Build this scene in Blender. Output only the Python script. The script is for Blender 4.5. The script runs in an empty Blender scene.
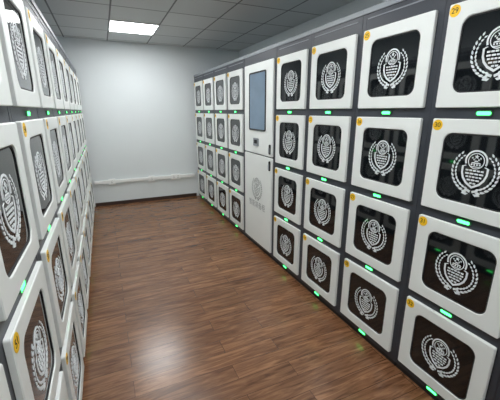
import bpy, bmesh, math, random
from mathutils import Vector, Matrix
random.seed(4)
scene = bpy.context.scene
scene.view_settings.view_transform = 'Standard'
scene.view_settings.look = 'None'

# ---------------------------------------------------------------- dimensions
CAM_H = 1.6
XL, XR = -0.265, 1.53         # locker front planes
YB = 5.96                     # back wall
YF = -1.6                     # wall behind the camera
WL, WR = -0.92, 2.45
CEIL = 2.67
PITCH = 0.56                  # left + far modules
GAP = 0.002

def s2l(c):
    return tuple(((v/255)/12.92 if v/255 <= 0.04045 else ((v/255+0.055)/1.055)**2.4) for v in c)

# ---------------------------------------------------------------- materials
def base_mat(name, rgb, rough=0.5, metal=0.0, noise=0.0, nscale=8.0, spec=0.5, coat=0.0, bump=0.0, bscale=80):
    m = bpy.data.materials.new(name); m.use_nodes = True
    nt = m.node_tree; b = nt.nodes['Principled BSDF']
    c = s2l(rgb)
    b.inputs['Base Color'].default_value = (*c, 1)
    b.inputs['Roughness'].default_value = rough
    b.inputs['Metallic'].default_value = metal
    b.inputs['Specular IOR Level'].default_value = spec
    b.inputs['Coat Weight'].default_value = coat
    tc = nt.nodes.new('ShaderNodeTexCoord')
    if noise > 0:
        n = nt.nodes.new('ShaderNodeTexNoise'); n.inputs['Scale'].default_value = nscale
        n.inputs['Detail'].default_value = 4
        nt.links.new(tc.outputs['Object'], n.inputs['Vector'])
        r = nt.nodes.new('ShaderNodeValToRGB')
        r.color_ramp.elements[0].position = 0.3; r.color_ramp.elements[1].position = 0.7
        r.color_ramp.elements[0].color = (*[v*(1-noise) for v in c], 1)
        r.color_ramp.elements[1].color = (*[min(1, v*(1+noise)) for v in c], 1)
        nt.links.new(n.outputs['Fac'], r.inputs['Fac'])
        nt.links.new(r.outputs['Color'], b.inputs['Base Color'])
    if bump > 0:
        n2 = nt.nodes.new('ShaderNodeTexNoise'); n2.inputs['Scale'].default_value = bscale
        nt.links.new(tc.outputs['Object'], n2.inputs['Vector'])
        bp = nt.nodes.new('ShaderNodeBump'); bp.inputs['Strength'].default_value = bump
        bp.inputs['Distance'].default_value = 0.002
        nt.links.new(n2.outputs['Fac'], bp.inputs['Height'])
        nt.links.new(bp.outputs['Normal'], b.inputs['Normal'])
    return m

def emit_mat(name, rgb, strength, base=(0.1,0.1,0.1)):
    m = bpy.data.materials.new(name); m.use_nodes = True
    b = m.node_tree.nodes['Principled BSDF']
    b.inputs['Base Color'].default_value = (*base, 1)
    b.inputs['Emission Color'].default_value = (*rgb, 1)
    b.inputs['Emission Strength'].default_value = strength
    return m

M_white = base_mat('door_white_paint', (231,235,233), 0.40, noise=0.02, nscale=3, bump=0.06, bscale=300)
M_dark = base_mat('cabinet_graphite', (54,58,66), 0.42, noise=0.06, nscale=5, bump=0.2, bscale=400)
M_plinth = base_mat('plinth_black', (36,37,40), 0.5, noise=0.05)
M_cap = base_mat('cap_grey', (138,144,150), 0.45, noise=0.03)
M_glass = base_mat('dark_glass', (17,21,24), 0.04, noise=0.15, nscale=3, spec=0.75)
M_gasket = base_mat('gasket_black', (26,27,29), 0.6, noise=0.05)
M_emblem = base_mat('emblem_silver_white', (224,229,232), 0.5, noise=0.02)
M_emblem_grey = base_mat('emblem_grey', (150,155,155), 0.5, noise=0.02)
M_yellow = base_mat('sticker_yellow', (245,196,30), 0.5, noise=0.04)
M_ink = base_mat('ink_black', (25,22,18), 0.6, noise=0.02)
M_wall = base_mat('wall_paint', (228,234,236), 0.75, noise=0.015, nscale=1.5, bump=0.2, bscale=120)
M_trunk = base_mat('pvc_white', (248,249,248), 0.4, noise=0.01)
M_socket = base_mat('socket_plastic', (248,249,248), 0.35, noise=0.01)
M_base = base_mat('skirting_dark', (62,44,38), 0.45, noise=0.1)
M_led = emit_mat('led_green', (0.05, 1.0, 0.17), 6.0)
M_ledh = base_mat('led_housing', (60,110,80), 0.4, noise=0.03)
M_screen = base_mat('screen_glass', (70,88,104), 0.12, noise=0.25, nscale=4)
b = M_screen.node_tree.nodes['Principled BSDF']
b.inputs['Emission Color'].default_value = (0.25,0.36,0.48,1); b.inputs['Emission Strength'].default_value = 0.3
M_panel = emit_mat('led_panel', (0.98, 0.995, 1.0), 23.0, (0.9,0.9,0.9))
M_alu = base_mat('panel_frame', (205,207,208), 0.4, metal=0.0, noise=0.02)

# floor laminate
def floor_mat():
    m = bpy.data.materials.new('laminate_planks'); m.use_nodes = True
    nt = m.node_tree; N = nt.nodes; L = nt.links; b = N['Principled BSDF']
    tc = N.new('ShaderNodeTexCoord')
    br = N.new('ShaderNodeTexBrick')
    br.offset = 0.37; br.offset_frequency = 2
    br.inputs['Scale'].default_value = 1.0
    br.inputs['Brick Width'].default_value = 0.95
    br.inputs['Row Height'].default_value = 0.125
    br.inputs['Mortar Size'].default_value = 0.0014
    br.inputs['Mortar Smooth'].default_value = 0.2
    br.inputs['Color1'].default_value = (0,0,0,1); br.inputs['Color2'].default_value = (1,1,1,1)
    br.inputs['Mortar'].default_value = (0.0,0.0,0.0,1)
    L.new(tc.outputs['Object'], br.inputs['Vector'])
    mp = N.new('ShaderNodeMapping'); mp.inputs['Scale'].default_value = (2.6, 24, 1)
    L.new(tc.outputs['Object'], mp.inputs['Vector'])
    add = N.new('ShaderNodeVectorMath'); add.operation = 'MULTIPLY_ADD'
    add.inputs[1].default_value = (9,5,13)
    L.new(br.outputs['Color'], add.inputs[0]); L.new(mp.outputs['Vector'], add.inputs[2])
    n = N.new('ShaderNodeTexNoise'); n.inputs['Scale'].default_value = 1.3
    n.inputs['Detail'].default_value = 7; n.inputs['Roughness'].default_value = 0.65
    n.inputs['Distortion'].default_value = 0.9
    L.new(add.outputs[0], n.inputs['Vector'])
    r = N.new('ShaderNodeValToRGB')
    e = r.color_ramp.elements
    e[0].position = 0.30; e[0].color = (*s2l((84,54,36)),1)
    e[1].position = 0.70; e[1].color = (*s2l((166,122,88)),1)
    x = e.new(0.5); x.color = (*s2l((130,90,62)),1)
    L.new(n.outputs['Fac'], r.inputs['Fac'])
    mul = N.new('ShaderNodeMix'); mul.data_type='RGBA'; mul.blend_type='MULTIPLY'
    mul.inputs['Factor'].default_value = 1.0
    r2 = N.new('ShaderNodeValToRGB')
    r2.color_ramp.elements[0].color = (0.74,0.72,0.71,1); r2.color_ramp.elements[1].color = (1.0,1.0,1.0,1)
    L.new(br.outputs['Color'], r2.inputs['Fac'])
    L.new(r.outputs['Color'], mul.inputs['A']); L.new(r2.outputs['Color'], mul.inputs['B'])
    mul2 = N.new('ShaderNodeMix'); mul2.data_type='RGBA'; mul2.blend_type='MIX'
    L.new(br.outputs['Fac'], mul2.inputs['Factor'])
    L.new(mul.outputs['Result'], mul2.inputs['A'])
    mul2.inputs['B'].default_value = (*s2l((56,36,27)),1)
    L.new(mul2.outputs['Result'], b.inputs['Base Color'])
    b.inputs['Roughness'].default_value = 0.25
    b.inputs['Specular IOR Level'].default_value = 0.6
    bp = N.new('ShaderNodeBump'); bp.inputs['Strength'].default_value = 0.10; bp.inputs['Distance'].default_value = 0.002
    L.new(n.outputs['Fac'], bp.inputs['Height']); L.new(bp.outputs['Normal'], b.inputs['Normal'])
    return m
M_floor = floor_mat()

# ceiling tiles
def ceil_mat():
    m = bpy.data.materials.new('ceiling_tiles'); m.use_nodes = True
    nt = m.node_tree; N = nt.nodes; L = nt.links; b = N['Principled BSDF']
    tc = N.new('ShaderNodeTexCoord')
    mp = N.new('ShaderNodeMapping'); mp.inputs['Location'].default_value = (-0.21+6, -4.65+12, 0)
    L.new(tc.outputs['Object'], mp.inputs['Vector'])
    br = N.new('ShaderNodeTexBrick'); br.offset = 0.0
    br.inputs['Scale'].default_value = 1.0
    br.inputs['Brick Width'].default_value = 0.6; br.inputs['Row Height'].default_value = 0.6
    br.inputs['Mortar Size'].default_value = 0.009; br.inputs['Mortar Smooth'].default_value = 0.0
    br.inputs['Color1'].default_value = (*s2l((200,204,205)),1)
    br.inputs['Color2'].default_value = (*s2l((212,215,216)),1)
    br.inputs['Mortar'].default_value = (*s2l((112,115,118)),1)
    L.new(mp.outputs['Vector'], br.inputs['Vector'])
    L.new(br.outputs['Color'], b.inputs['Base Color'])
    b.inputs['Roughness'].default_value = 0.6
    n = N.new('ShaderNodeTexNoise'); n.inputs['Scale'].default_value = 90
    L.new(tc.outputs['Object'], n.inputs['Vector'])
    bp = N.new('ShaderNodeBump'); bp.inputs['Strength'].default_value = 0.3; bp.inputs['Distance'].default_value = 0.003
    L.new(n.outputs['Fac'], bp.inputs['Height']); L.new(bp.outputs['Normal'], b.inputs['Normal'])
    return m
M_ceil = ceil_mat()

# ---------------------------------------------------------------- mesh helpers
def box(bm, x0,x1,y0,y1,z0,z1, mi=0):
    v = [bm.verts.new(p) for p in [(x0,y0,z0),(x1,y0,z0),(x1,y1,z0),(x0,y1,z0),(x0,y0,z1),(x1,y0,z1),(x1,y1,z1),(x0,y1,z1)]]
    for f in [(0,3,2,1),(4,5,6,7),(0,1,5,4),(1,2,6,5),(2,3,7,6),(3,0,4,7)]:
        fc = bm.faces.new([v[i] for i in f]); fc.material_index = mi

def rrect(cx, cz, w, h, r, n=6):
    pts = []
    for (sx,sz,a0) in [(1,1,0),(-1,1,90),(-1,-1,180),(1,-1,270)]:
        for i in range(n+1):
            a = math.radians(a0 + 90*i/n)
            pts.append((cx+sx*(w/2-r)+r*math.cos(a), cz+sz*(h/2-r)+r*math.sin(a)))
    return pts

def prism(bm, pts, y0, y1, mi=0):
    """xz polygon extruded between y0 (front) and y1 (back)"""
    a = [bm.verts.new((p[0], y0, p[1])) for p in pts]
    c = [bm.verts.new((p[0], y1, p[1])) for p in pts]
    fs = [bm.faces.new(a), bm.faces.new(list(reversed(c)))]
    n = len(pts)
    for i in range(n):
        fs.append(bm.faces.new((a[i], c[i], c[(i+1)%n], a[(i+1)%n])))
    for f in fs: f.material_index = mi

def ring(bm, outer, inner, y0, y1, mi=0):
    n = len(outer)
    of = [bm.verts.new((p[0], y0, p[1])) for p in outer]
    inf = [bm.verts.new((p[0], y0, p[1])) for p in inner]
    ob = [bm.verts.new((p[0], y1, p[1])) for p in outer]
    ib = [bm.verts.new((p[0], y1, p[1])) for p in inner]
    for i in range(n):
        j = (i+1) % n
        for q in [(of[i],inf[i],inf[j],of[j]),(ob[i],ob[j],ib[j],ib[i]),(of[i],of[j],ob[j],ob[i]),(inf[i],ib[i],ib[j],inf[j])]:
            f = bm.faces.new(q); f.material_index = mi

def finish(bm, name, mats):
    bmesh.ops.recalc_face_normals(bm, faces=bm.faces)
    me = bpy.data.meshes.new(name); bm.to_mesh(me); bm.free()
    for m in mats: me.materials.append(m)
    return me

def add(name, me, parent=None, loc=(0,0,0), rot=(0,0,0)):
    o = bpy.data.objects.new(name, me); scene.collection.objects.link(o)
    o.location = loc; o.rotation_euler = rot
    if parent: o.parent = parent
    return o

def empty(name, loc, rz=0):
    o = bpy.data.objects.new(name, None); scene.collection.objects.link(o)
    o.empty_display_size = 0.1; o.location = loc; o.rotation_euler = (0,0,rz)
    return o

# ---------------------------------------------------------------- emblem (unit radius)
def build_emblem(name, mat, R):
    bm = bmesh.new()
    y0, y1 = -0.0015, 0.0
    def P(pts):
        prism(bm, [(p[0]*R, p[1]*R) for p in pts], y0, y1)
    def leaf(cx, cz, ang, ln, w):
        pts = []
        for (u,v) in [(-1,0),(-0.4,0.85),(0.25,0.8),(1,0),(0.25,-0.8),(-0.4,-0.85)]:
            x = u*ln/2; z = v*w/2
            pts.append((cx+x*math.cos(ang)-z*math.sin(ang), cz+x*math.sin(ang)+z*math.cos(ang)))
        P(pts)
    def arcband(cx, cz, r, w, a0, a1, n=20):
        for i in range(n):
            t0 = math.radians(a0+(a1-a0)*i/n); t1 = math.radians(a0+(a1-a0)*(i+1)/n)
            P([(cx+(r-w/2)*math.cos(t0),cz+(r-w/2)*math.sin(t0)),(cx+(r+w/2)*math.cos(t0),cz+(r+w/2)*math.sin(t0)),
               (cx+(r+w/2)*math.cos(t1),cz+(r+w/2)*math.sin(t1)),(cx+(r-w/2)*math.cos(t1),cz+(r-w/2)*math.sin(t1))])
    def star(cx, cz, r):
        pts = []
        for i in range(10):
            a = math.radians(90+36*i); rr = r if i%2==0 else r*0.42
            pts.append((cx+rr*math.cos(a), cz+rr*math.sin(a)))
        P(pts)
    # wreath : two rows of separate grains on either side, open at the top
    for sgn in (1,-1):
        k = 12
        for i in range(k):
            t = math.radians(-72 + 122*i/(k-1))
            taper = 1.0 - 0.30*(i/(k-1))
            for rr, off, ln, wd in ((0.98, 0.34, 0.235, 0.12), (0.82, -0.18, 0.20, 0.10)):
                cx = rr*math.cos(t)*sgn; cz = rr*math.sin(t)
                d = t + math.pi/2 - off
                if sgn < 0: d = math.pi - d
                leaf(cx, cz, d, ln*taper, wd*taper)
    # upper round national emblem
    arcband(0,0.45,0.44,0.07,-20,200,26)
    arcband(0,0.45,0.33,0.035,0,360,26)
    star(0,0.64,0.105)
    for a,b_ in ((-0.17,0.58),(0.17,0.58),(-0.10,0.51),(0.10,0.51)): star(a,b_,0.05)
    P([(-0.09,0.42),(0.09,0.42),(0.05,0.47),(-0.05,0.47)])
    P([(-0.21,0.34),(0.21,0.34),(0.16,0.39),(-0.16,0.39)])
    for x in (-0.17,-0.057,0.057,0.17): P([(x-0.03,0.25),(x+0.03,0.25),(x+0.03,0.32),(x-0.03,0.32)])
    P([(-0.22,0.18),(0.22,0.18),(0.22,0.215),(-0.22,0.215)])
    # shield body under the disc
    out = [(0.42,0.24),(0.57,0.18),(0.56,-0.12),(0.48,-0.36),(0.30,-0.58),(0,-0.76)]
    full = out + [(-x,z) for x,z in reversed(out[:-1])]
    inn = [(x*0.86, (z-0.1)*0.88+0.1) for x,z in full]
    for i in range(len(full)-1):
        P([full[i], full[i+1], inn[i+1], inn[i]])
    # great wall courses
    for (z, hw, n) in [(0.03,0.40,5),(-0.11,0.40,4),(-0.25,0.35,5),(-0.39,0.28,3),(-0.53,0.15,2)]:
        st = 2*hw/n
        for i in range(n):
            x = -hw + i*st
            P([(x+0.02,z-0.035),(x+st-0.02,z-0.035),(x+st-0.02,z+0.035),(x+0.02,z+0.035)])
    # ribbon at foot
    for sgn in (1,-1):
        P([(0.03*sgn,-0.86),(0.24*sgn,-0.78),(0.30*sgn,-0.86),(0.06*sgn,-0.96)])
        P([(0.10*sgn,-1.00),(0.36*sgn,-0.95),(0.40*sgn,-1.04),(0.20*sgn,-1.09)])
    return finish(bm, name, [mat])
ME_emblem = build_emblem('emblem_mesh', M_emblem, 0.106)
ME_emblem_g = build_emblem('emblem_grey_mesh', M_emblem_grey, 0.13)

# ---------------------------------------------------------------- locker parts
H_TOT = 2.2
DW, DH = 0.482, 0.457
Z0 = [0.090 + 0.5085*i for i in range(4)]     # door bottoms
DT = 0.018

def build_door():
    bm = bmesh.new()
    o = rrect(0,0,DW,DH,0.008,8); o2 = rrect(0,0,DW-0.006,DH-0.006,0.006,8)
    i = rrect(0,0,0.340,0.325,0.045,8); i2 = rrect(0,0,0.328,0.313,0.040,8)
    ring(bm, o, i, -DT+0.003, 0, 0)
    n = len(o)
    a=[bm.verts.new((p[0],-DT+0.003,p[1])) for p in o]; b_=[bm.verts.new((p[0],-DT,p[1])) for p in o2]
    i3 = rrect(0,0,0.346,0.331,0.048,8)
    c=[bm.verts.new((p[0],-DT,p[1])) for p in i3]; d=[bm.verts.new((p[0],-DT+0.003,p[1])) for p in i]
    for k in range(n):
        j=(k+1)%n
        bm.faces.new((a[k],b_[k],b_[j],a[j])); bm.faces.new((b_[k],c[k],c[j],b_[j])); bm.faces.new((c[k],d[k],d[j],c[j]))
    ring(bm, rrect(0,0,0.3399,0.3249,0.045,8), i2, -DT+0.005, 0, 1)
    prism(bm, rrect(0,0,0.331,0.316,0.041,8), -0.010, -0.004, 2)
    return finish(bm, 'door_mesh', [M_white, M_gasket, M_glass])
ME_door = build_door()

def build_led():
    bm = bmesh.new()
    ring(bm, rrect(0,0,0.072,0.025,0.012,5), rrect(0,0,0.062,0.016,0.0079,5), -0.008, 0, 1)
    prism(bm, rrect(0,0,0.062,0.016,0.0079,5), -0.007, 0, 0)
    return finish(bm, 'led_mesh', [M_led, M_ledh])
ME_led = build_led()

def build_sticker():
    bm = bmesh.new()
    prism(bm, [(0.026*math.cos(2*math.pi*k/24),0.026*math.sin(2*math.pi*k/24)) for k in range(24)], -0.001, 0)
    return finish(bm, 'sticker_mesh', [M_yellow])
ME_sticker = build_sticker()

def carcass(name, w, depth, zs, dh):
    """body whose front frame is at y=0, local x 0..w"""
    bm = bmesh.new()
    box(bm, 0.004,w-0.004, 0.03,depth, 0.05,H_TOT-0.03, 0)
    box(bm, 0,0.030, 0,0.0299, 0.045,H_TOT-0.03, 0)
    box(bm, w-0.030,w, 0,0.0299, 0.045,H_TOT-0.03, 0)
    prev = 0.045
    for z in zs:
        box(bm, 0.0301,w-0.0301, 0.001,0.0299, prev, z+0.004, 0)
        prev = z+dh-0.004
    box(bm, 0.0301,w-0.0301, 0.001,0.0299, prev, H_TOT-0.03, 0)
    box(bm, 0.004,w-0.004, 0.02,depth-0.02, 0.0,0.0499, 1)
    box(bm, 0,w, -0.006,depth, H_TOT-0.0299,H_TOT, 2)
    box(bm, 0.04,w-0.04, -0.002,0.0009, H_TOT-0.062,H_TOT-0.056, 2)
    return finish(bm, name, [M_dark, M_plinth, M_cap])

PR = 0.552                    # pitch of the near right modules
ME_carc_n = carcass('carcass_near_mesh', PR-GAP, 0.85, Z0, DH)
ME_carc_r = carcass('carcass_mesh', PITCH-GAP, 0.85, Z0, DH)
ME_carc_l = carcass('carcass_left_mesh', PITCH-GAP, 0.6, Z0, DH)

def text_obj(name, s, size, mat, parent, loc):
    cu = bpy.data.curves.new(name, 'FONT'); cu.body = s; cu.size = size
    cu.align_x = 'CENTER'; cu.align_y = 'CENTER'; cu.extrude = 0.0003
    cu.materials.append(mat)
    o = bpy.data.objects.new(name, cu); scene.collection.objects.link(o)
    o.parent = parent; o.location = loc; o.rotation_euler = (math.pi/2,0,0)
    return o

def locker(loc, rz, carc, W, first_no=None):
    root = empty('storage_locker', loc, rz)
    add('carcass', carc, root)
    for k in range(4):
        z = Z0[3-k] + DH/2
        add('door_%d'%(k+1), ME_door, root, (W/2, 0, z))
        add('emblem_%d'%(k+1), ME_emblem, root, (W/2, -0.0101, z-0.004))
        add('indicator_%d'%(k+1), ME_led, root, (W/2-0.01, 0.001, Z0[3-k]-0.0255))
        sx, sz = W/2-DW/2+0.030, z+DH/2-0.031
        add('sticker_%d'%(k+1), ME_sticker, root, (sx, -DT-0.0001, sz))
        text_obj('number_%d'%(k+1), '%02d'%(first_no+k), 0.033, M_ink, root, (sx, -DT-0.0016, sz))
    return root

NEAR0, FAR0 = 2.835, 3.60
for i in range(6):
    locker((XR+DT, NEAR0 - PR*i, 0), -math.pi/2, ME_carc_n, PR-GAP, 17+4*i)
for i in range(4):
    locker((XR+DT, FAR0 + PITCH*(i+1), 0), -math.pi/2, ME_carc_r, PITCH-GAP, 13-4*i)
for i in range(-3, 8):
    locker((XL-DT, 1.375 + PITCH*i, 0), math.pi/2, ME_carc_l, PITCH-GAP, 53+4*i)

# ---------------------------------------------------------------- control cabinet
CW = FAR0-NEAR0-2*GAP
root = empty('control_terminal_cabinet', (XR+DT, FAR0-GAP, 0), -math.pi/2)
bm = bmesh.new()
box(bm, 0.004,CW-0.004, 0.0,0.85, 0.05,H_TOT-0.03, 0)
box(bm, 0.01,CW-0.01, 0.02,0.83, 0,0.0499, 1)
box(bm, 0,CW, -0.006,0.85, H_TOT-0.0299,H_TOT, 2)
add('carcass', finish(bm,'terminal_carcass',[M_dark,M_plinth,M_cap]), root)
def panel(name, cx, cz, w, h, r=0.01):
    bm = bmesh.new()
    o = rrect(cx,cz,w,h,r,5); o2 = rrect(cx,cz,w-0.008,h-0.008,r-0.002,5)
    prism(bm, o, -DT+0.004, 0)
    a=[bm.verts.new((p[0],-DT+0.004,p[1])) for p in o]; b_=[bm.verts.new((p[0],-DT,p[1])) for p in o2]
    for k in range(len(o)):
        j=(k+1)%len(o); bm.faces.new((a[k],b_[k],b_[j],a[j]))
    bm.faces.new(b_)
    return add(name, finish(bm,name,[M_white]), root)
c = CW/2
panel('upper_door', c, (1.145+2.08)/2, CW-0.07, 2.08-1.145)
panel('lower_door', c, (0.085+1.130)/2, CW-0.07, 1.130-0.085)
bm = bmesh.new()
ring(bm, rrect(c,1.695,0.405,0.60,0.02,5), rrect(c,1.695,0.375,0.57,0.012,5), -DT-0.008, -DT-0.0001, 1)
prism(bm, rrect(c,1.695,0.375,0.57,0.012,5), -DT-0.004, -DT-0.0001, 0)
add('touch_screen', finish(bm,'screen',[M_screen,M_gasket]), root)
bm = bmesh.new()   # card / fingerprint reader
prism(bm, rrect(c-0.02,1.27,0.12,0.085,0.012,5), -DT-0.012, -DT-0.0001, 0)
prism(bm, rrect(c-0.02,1.275,0.07,0.04,0.008,5), -DT-0.014, -DT-0.0121, 1)
add('card_reader', finish(bm,'reader',[M_cap,M_gasket]), root)
bm = bmesh.new()   # swing handles
for zc in (1.22, 1.05):
    prism(bm, rrect(CW-0.075,zc,0.028,0.10,0.010,5), -DT-0.010, -DT-0.0001, 0)
    prism(bm, rrect(CW-0.075,zc-0.01,0.016,0.06,0.007,5), -DT-0.018, -DT-0.0101, 1)
add('handles', finish(bm,'handles',[M_gasket,M_cap]), root)
add('emblem', ME_emblem_g, root, (c, -DT-0.0001, 0.75))
text_obj('lettering', '智能装备柜', 0.085, M_emblem_grey, root, (c, -DT-0.001, 0.55))

# ---------------------------------------------------------------- room shell
def slab(name, x0,x1,y0,y1,z0,z1, mat):
    bm = bmesh.new(); box(bm,x0,x1,y0,y1,z0,z1)
    return add(name, finish(bm,name,[mat]))
slab('floor', WL,WR,YF,YB,-0.08,0, M_floor)
slab('ceiling', WL,WR,YF,YB,CEIL,CEIL+0.08, M_ceil)
slab('wall_back', WL-0.1,WR+0.1,YB,YB+0.1,0,CEIL, M_wall)
slab('wall_front', WL-0.1,WR+0.1,YF-0.1,YF,0,CEIL, M_wall)
slab('wall_left', WL-0.1,WL,YF,YB,0,CEIL, M_wall)
slab('wall_right', WR,WR+0.1,YF,YB,0,CEIL, M_wall)
slab('baseboard_back', XL+0.003,XR-0.003,YB-0.014,YB-0.0005,0.0,0.06, M_base)

for (px,py) in ((0.21,4.65),(0.21,2.85),(0.21,1.05),(0.21,-0.75)):  # first panel is in view; row continues unseen, extra panels added for brightness
    r = empty('ceiling_light_panel', (px+0.3,py+0.3,CEIL))
    bm = bmesh.new()
    def zbox(x0,x1,y0,y1,z0,z1,mi): box(bm,x0,x1,y0,y1,z0,z1,mi)
    zbox(-0.298,0.298,-0.298,-0.284,-0.010,0,1); zbox(-0.298,0.298,0.284,0.298,-0.010,0,1)
    zbox(-0.298,-0.284,-0.284,0.284,-0.010,0,1); zbox(0.284,0.298,-0.284,0.284,-0.010,0,1)
    zbox(-0.284,0.284,-0.284,0.284,-0.006,0,0)
    add('diffuser', finish(bm,'light_panel',[M_panel,M_alu]), r)

# ---------------------------------------------------------------- trunking + sockets on back wall
bm = bmesh.new()
box(bm, XL+0.03,XR-0.03, -0.030,0, -0.026,0.026)
box(bm, XL+0.03,XR-0.03, -0.033,-0.0301, -0.019,0.019)
for x in (-0.1, 0.35, 0.85, 1.38):
    box(bm, x,x+0.04, -0.038,-0.0331, -0.032,0.032)
add('cable_trunking', finish(bm,'trunking',[M_trunk]), None, (0,YB-0.001,0.42))
def socket(x, z, w=0.086):
    bm = bmesh.new()
    prism(bm, rrect(0,0,w,0.1,0.008,4), -0.016, 0, 0)
    prism(bm, rrect(0,0,w-0.02,0.078,0.006,4), -0.019, -0.0161, 0)
    for dx in ([0] if w < 0.13 else [-0.04,0.04]):
        for (a,b_) in ((-0.010,-0.012),(0.010,-0.012)):
            box(bm, dx+a-0.002,dx+a+0.002, -0.0200,-0.0191, b_-0.008,b_+0.008, 1)
        for a in (-0.008,0.008):
            box(bm, dx+a-0.0025,dx+a+0.0025, -0.0200,-0.0191, 0.010,0.020, 1)
    add('wall_socket', finish(bm,'socket',[M_socket,M_ink]), None, (x,YB-0.0345,z))
for x in (0.04, 0.70, 1.14): 
    socket(x, 0.42, 0.17 if x > 1 else 0.11)

# ---------------------------------------------------------------- world + camera
w = bpy.data.worlds.new('world'); scene.world = w; w.use_nodes = True
w.node_tree.nodes['Background'].inputs['Color'].default_value = (0.6,0.65,0.7,1)
w.node_tree.nodes['Background'].inputs['Strength'].default_value = 0.2

yaw, pitch = math.radians(24.16), math.radians(15.54)
cam = bpy.data.cameras.new('camera'); co = bpy.data.objects.new('camera', cam)
scene.collection.objects.link(co); scene.camera = co
co.location = (0,0,CAM_H)
co.rotation_euler = (math.pi/2-pitch, 0, -yaw)
cam.sensor_fit = 'HORIZONTAL'; cam.sensor_width = 36; cam.lens = 36*320/500
cam.clip_start = 0.02
